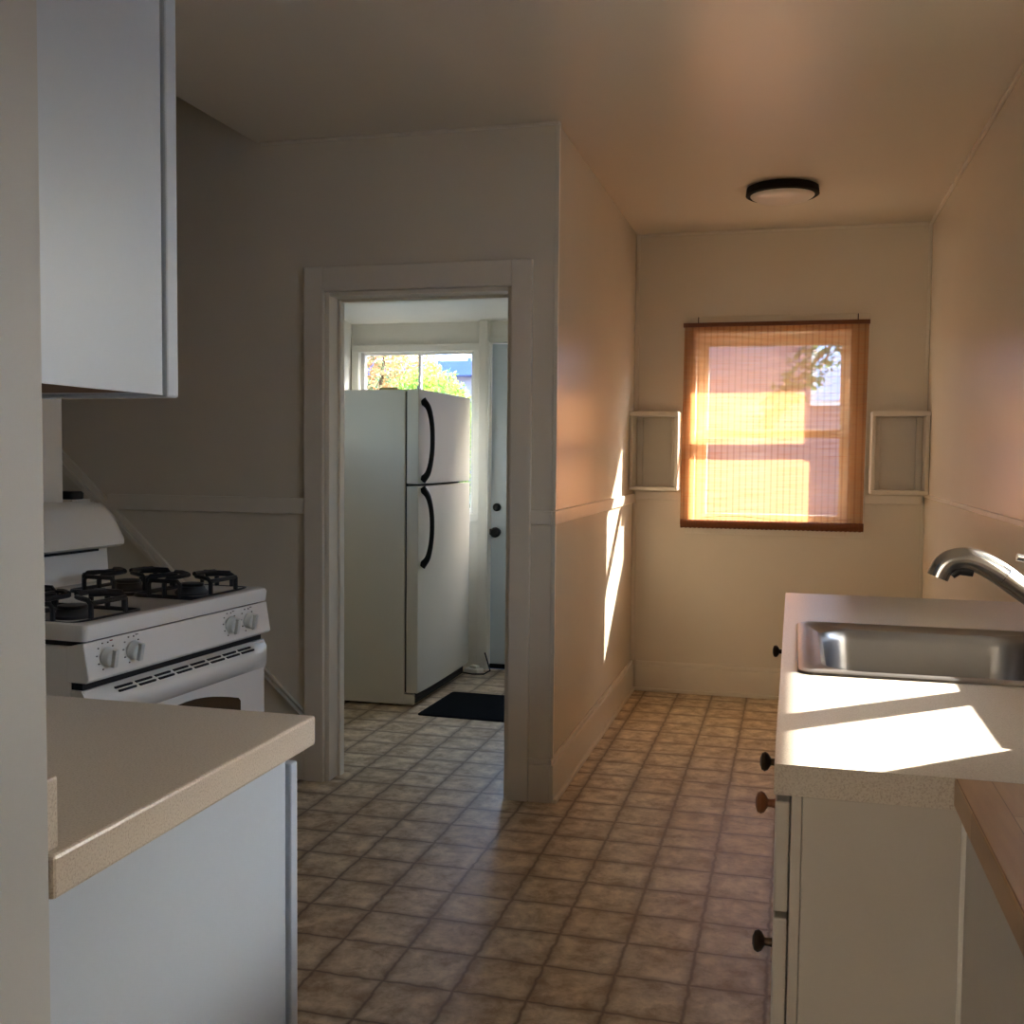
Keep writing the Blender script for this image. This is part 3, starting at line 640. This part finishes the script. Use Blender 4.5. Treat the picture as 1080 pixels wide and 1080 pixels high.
sk = thing('kitchen_sink', 'stainless steel drop-in sink set in the right counter', 'sink', (.30, 2.29, .92))
L_ = lambda bm: local(sk, bm)
b = bmesh.new()
def lp(x0, x1, y0, y1, r, z): return [(p[0], p[1], z) for p in rrect(x0, x1, y0, y1, r, 8)]
loft(b, [lp(.014, .612, 1.978, 2.60, .03, .9205), lp(.016, .610, 1.980, 2.598, .03, .9245), lp(.024, .602, 1.988, 2.590, .028, .9265), lp(.036, .590, 1.998, 2.58, .028, .9225),
         lp(.058, .500, 2.025, 2.52, .07, .9225), lp(.064, .494, 2.031, 2.514, .068, .917), lp(.070, .488, 2.037, 2.508, .066, .90), lp(.080, .478, 2.047, 2.498, .062, .79), lp(.095, .463, 2.062, 2.483, .055, .752), lp(.125, .433, 2.092, 2.453, .04, .744), lp(.19, .37, 2.16, 2.38, .03, .7415)], cap1=True)
obj('basin', L_(b), 'steel', sk, smooth=True)
b = bmesh.new(); lathe(b, [(.045, .7425), (.045, .745), (.036, .746), (.03, .7435)], (.28, 2.27, 0), 'z', 24); obj('drain', L_(b), 'chrome', sk, smooth=True)

fc = thing('faucet', 'brushed nickel pull-out kitchen faucet arching over the sink', 'faucet', (.553, 2.30, .9225))
L_ = lambda bm: local(fc, bm)
b = bmesh.new(); lathe(b, [(.034, .9225), (.034, .93), (.027, .938), (.026, 1.01), (.024, 1.02)], (.553, 2.3, 0), 'z', 28); obj('base', L_(b), 'chrome', fc, smooth=True)
b = bmesh.new()
tube(b, [(.553, 2.3, .955), (.535, 2.3, .985), (.50, 2.3, 1.012), (.455, 2.3, 1.044), (.41, 2.3, 1.078)], [.021, .021, .0215, .022, .0235], 20); obj('spout', L_(b), 'chrome', fc, smooth=True)
b = bmesh.new(); P = [(.409, 2.3, 1.0788), (.385, 2.3, 1.094), (.36, 2.3, 1.106), (.335, 2.3, 1.111), (.310, 2.3, 1.106), (.294, 2.3, 1.092), (.285, 2.3, 1.072)]
P = spline(P); tube(b, P, [.0235-.0018*i/(len(P)-1) for i in range(len(P))], 24); sh = obj('spray_head', L_(b), 'chrome', fc, smooth=True)
b = bmesh.new(); tube(b, [(.352, 2.3, 1.0845), (.325, 2.3, 1.088), (.312, 2.3, 1.076)], [.010, .011, .008], 10); obj('spray_button', L_(b), 'black', sh, smooth=True)
b = bmesh.new(); tube(b, [(.553, 2.3, 1.018), (.553, 2.3, 1.065)], [.024, .018], 20); tube(b, [(.56, 2.3, 1.05), (.52, 2.29, 1.09), (.47, 2.285, 1.112), (.428, 2.28, 1.119)], [.011, .010, .009, .007], 12); obj('lever', L_(b), 'chrome', fc, smooth=True)

# butcher block unit in front
bb = thing('base_cabinet', 'narrow beige side cabinet under the butcher block', 'cabinet', (.44, .9, 0))
L_ = lambda bm: local(bb, bm)
obj('body', L_(bx((.219, .655, .40, 1.380, .0, .884))), 'cab_cream', bb, .002)
obj('side_panel', L_(bx((.2135, .2185, .40, 1.380, .0, .884))), 'cab_cream', bb, .001)
o = obj('butcher_block_top', bx((.198, .657, .38, 1.383, .885, .921)), 'butcher', None, .003); tag(o, 'wooden butcher block worktop at the lower right edge', 'worktop')

# ------------------------------------------------------------------ outdoors
struct('ground', bx((-12, 14, -8, 30, -.55, -.5)), 'concrete', 'concrete yard outside the house', 'ground')
nb = thing('house', 'mauve pink neighbouring house wall seen through the blind', 'house', (.5, 9.6, -.5))
L_ = lambda bm: local(nb, bm)
obj('wall', L_(bx((-1.3, 5.0, 9.4, 12, -.5, 2.6))), 'siding', nb)
obj('sun_blocker', L_(bx((.5, 2.8, 9.7, 10.5, 2.601, 4.7))), 'siding', nb)  # unseen block added to keep direct sun out of the porch
b = bmesh.new(); prism(b, [(9.15, 2.6), (12.3, 2.6), (10.7, 3.0)], 'x', -1.4, 5.2); obj('roof', L_(b), 'grey_wall', nb)
wf = obj('window', L_(bx((.12, .62, 9.36, 9.4, 1.75, 2.35))), 'white_pl', nb); obj('pane', L_(bx((.16, .58, 9.35, 9.36, 1.79, 2.31))), 'bluelight', wf)
h2 = thing('house', 'added pale blue house limiting sky light at the sink window', 'house', (5.5, 1, -.5))  # unseen, added to hide low sky and send bluish light indoors
L_ = lambda bm: local(h2, bm)
obj('wall', L_(bx((3.4, 8, -6, 8.4, -.5, 2.05))), 'bluebounce', h2)
b = bmesh.new(); prism(b, [(3.3, 2.05), (8.2, 2.05), (5.7, 2.6)], 'y', -6.2, 8.6); obj('roof', L_(b), 'grey_wall', h2)
struct('wall_bounce', bx((-9, 6, -8, -7.5, -.5, 4.2)), 'tanbounce', 'added pale stucco wall bouncing sunlight in from behind the photographer', 'wall')  # added out of view as a warm sunlit reflector for the rear opening
b2 = thing('building', 'grey building with blue roof beyond the porch window', 'building', (-4.6, 15, -.5))
L_ = lambda bm: local(b2, bm)
obj('wall', L_(bx((-7.6, -3.4, 14.6, 18, -.5, 2.42))), 'grey_wall', b2)
obj('eave', L_(bx((-7.8, -3.3, 14.3, 18.2, 2.42, 2.62))), 'blueroof', b2)
b = bmesh.new(); prism(b, [(14.35, 2.62), (18.2, 2.62), (17, 3.3)], 'x', -7.8, -3.3); obj('roof', L_(b), 'bluelight', b2)
b = bmesh.new()
for k in range(10):
    x = -7.6+.45*k; prism(b, [(14.35, 2.621), (17, 3.301), (17, 3.34), (14.35, 2.66)], 'x', x, x+.05)
obj('roof_rib', L_(b), 'blueroof', b2)

def foliage(bm, c, r, n, s):
    for _ in range(n):
        while 1:
            p = Vector((random.uniform(-1, 1), random.uniform(-1, 1), random.uniform(-1, 1)))
            if .35 < p.length < 1: break
        p = Vector((c[0]+p.x*r[0], c[1]+p.y*r[1], c[2]+p.z*r[2]))
        d = Vector((random.gauss(0, 1), random.gauss(0, 1), random.gauss(0, 1)-.3)).normalized(); u = d.orthogonal().normalized()
        u = (Matrix.Rotation(random.uniform(0, 6.28), 3, d) @ u); k = s*random.uniform(.6, 1.3); nrm = d.cross(u)*.12*k
        pts = [p, p+d*k*.35+u*k*.24+nrm, p+d*k, p+d*k*.35-u*k*.24+nrm]
        v = [bm.verts.new(q) for q in pts]; bm.faces.new(v)
def bush(label, c, r, n, s, m, trunk=True):
    t = thing('bush', label, 'bush', (c[0], c[1], -.5))
    b = bmesh.new(); foliage(b, c, r, n, s); me = obj('foliage', local(t, b), m, t)
    b = bmesh.new(); tube(b, [(c[0], c[1], -.5), (c[0]+.05, c[1], c[2]-r[2]*.4), (c[0], c[1], c[2])], [.09, .06, .03], 8)
    for k in range(7):
        a = k*.9; tube(b, [(c[0], c[1], c[2]-r[2]*.5+.05*k), (c[0]+math.cos(a)*r[0]*.6, c[1]+math.sin(a)*r[1]*.6, c[2]+r[2]*(.1+.08*k))], [.03, .008], 6)
    obj('stem', local(t, b), 'bark', t, smooth=True)
    return t
bush('tall bush with orange and green leaves outside the porch window', (-3.78, 9.3, 1.8), (.62, .6, 1.1), 13000, .05, 'leaf_orange')
bush('yellow-green leafy bush right of the orange-leaved one', (-2.77, 7.9, 1.41), (.40, .35, .61), 7000, .05, 'leaf_green')
bush('dark green shrub behind the orange-leaved bush', (-4.6, 11.6, 1.2), (1.4, .6, 1.1), 4200, .12, 'leaf_dark')
# hanging leafy branch outside the alcove window
t = thing('tree', 'slim tree reaching a leafy branch across the blind-covered window', 'tree', (.95, 7.6, -.5))
b = bmesh.new(); tube(b, [(.95, 7.6, -.5), (.93, 7.58, 1.0), (.96, 7.56, 2.0), (.9, 7.5, 2.5), (.8, 7.45, 2.9)], [.05, .04, .03, .02, .01], 8)
obj('trunk', local(t, b), 'bark', t, smooth=True)
b = bmesh.new(); path = [Vector((.95, 7.56, 2.1)), Vector((.5, 7.35, 2.2)), Vector((.22, 7.3, 2.05)), Vector((.02, 7.28, 1.84)), Vector((-.12, 7.27, 1.66)), Vector((-.21, 7.27, 1.50))]
tube(b, path, [.02, .014, .01, .008, .006, .004], 7); obj('branch', local(t, b), 'bark', t, smooth=True)
b = bmesh.new()
for i in range(len(path)-1):
    for k in range(5): foliage(b, path[i].lerp(path[i+1], k/5), (.07+.05*(4-i), .08, .07+.02*(4-i)), 16+8*(4-i), .06)
obj('leaves', local(t, b), 'leaf_dark', t)

# ------------------------------------------------------------------ daylight
ev = math.atan(.53)
sun_dir = Vector((-.745, -.665, -.53)).normalized()       # direction of travel
sd = bpy.data.lights.new('sun', 'SUN'); sd.energy = 9.5; sd.angle = math.radians(.6); sd.color = (1, .90, .79)
so = bpy.data.objects.new('sun', sd); C.objects.link(so); so.location = (6, 10, 8)
so.rotation_euler = sun_dir.to_track_quat('-Z', 'Y').to_euler()
wd = bpy.data.worlds.new('sky'); scene.world = wd; wd.use_nodes = True; nt = wd.node_tree
bg = nt.nodes['Background']; sky = nt.nodes.new('ShaderNodeTexSky'); sky.sky_type = 'NISHITA'; sky.sun_disc = False
sky.sun_elevation = ev; sky.sun_rotation = math.atan2(.745, .665); sky.air_density = 1; sky.dust_density = 1.5; sky.ozone_density = 1
tint = nt.nodes.new('ShaderNodeMix'); tint.data_type = 'RGBA'; tint.blend_type = 'MULTIPLY'; tint.inputs['Factor'].default_value = 1; tint.inputs['B'].default_value = (.96, .985, 1.05, 1)
nt.links.new(sky.outputs[0], tint.inputs['A']); nt.links.new(tint.outputs['Result'], bg.inputs[0]); bg.inputs[1].default_value = .40
def portal(name, loc, rot, sx, sy):
    l = bpy.data.lights.new(name, 'AREA'); l.shape = 'RECTANGLE'; l.size = sx; l.size_y = sy; l.cycles.is_portal = True
    o = bpy.data.objects.new(name, l); C.objects.link(o); o.location = loc; o.rotation_euler = rot
portal('portal_sink_window', (.79, 2.28, 1.61), (0, PI/2, 0), .88, .84)
portal('portal_added_rear_window', (-1.1, -3.09, 1.55), (PI/2, 0, 0), 1.4, 1.1)
portal('portal_porch_door', (-1.39, PY+.06, 1.42), (-PI/2, 0, 0), .5, .84)
portal('portal_porch_side', (-2.79, 4.575, 1.675), (0, -PI/2, 0), .55, .45)
portal('portal_porch_window', (-2.27, PY+.09, 1.45), (-PI/2, 0, 0), .75, 1.0)
portal('portal_alcove_window', (-.13, 6.065, 1.46), (-PI/2, 0, 0), .8, 1.03)

# ------------------------------------------------------------------ camera
R = [[0.9666960856413973, -0.02273838309437267, 0.25491497394200635], [0.2557513140121859, 0.04891887549897516, -0.9655041216902992], [0.009483848725096325, 0.9985438946556978, 0.05310505681373643]]
cam = bpy.data.cameras.new('camera'); co = bpy.data.objects.new('camera', cam); C.objects.link(co)
mw = Matrix(R).to_4x4(); mw.translation = (0, 0, 1.31); co.matrix_world = mw
cam.sensor_fit = 'HORIZONTAL'; cam.sensor_width = 36; cam.lens = 36*1125/1080; cam.clip_start = .02
scene.camera = co
scene.view_settings.view_transform = 'Standard'; scene.view_settings.look = 'None'; scene.view_settings.gamma = 1
scene.view_settings.exposure = 2.7
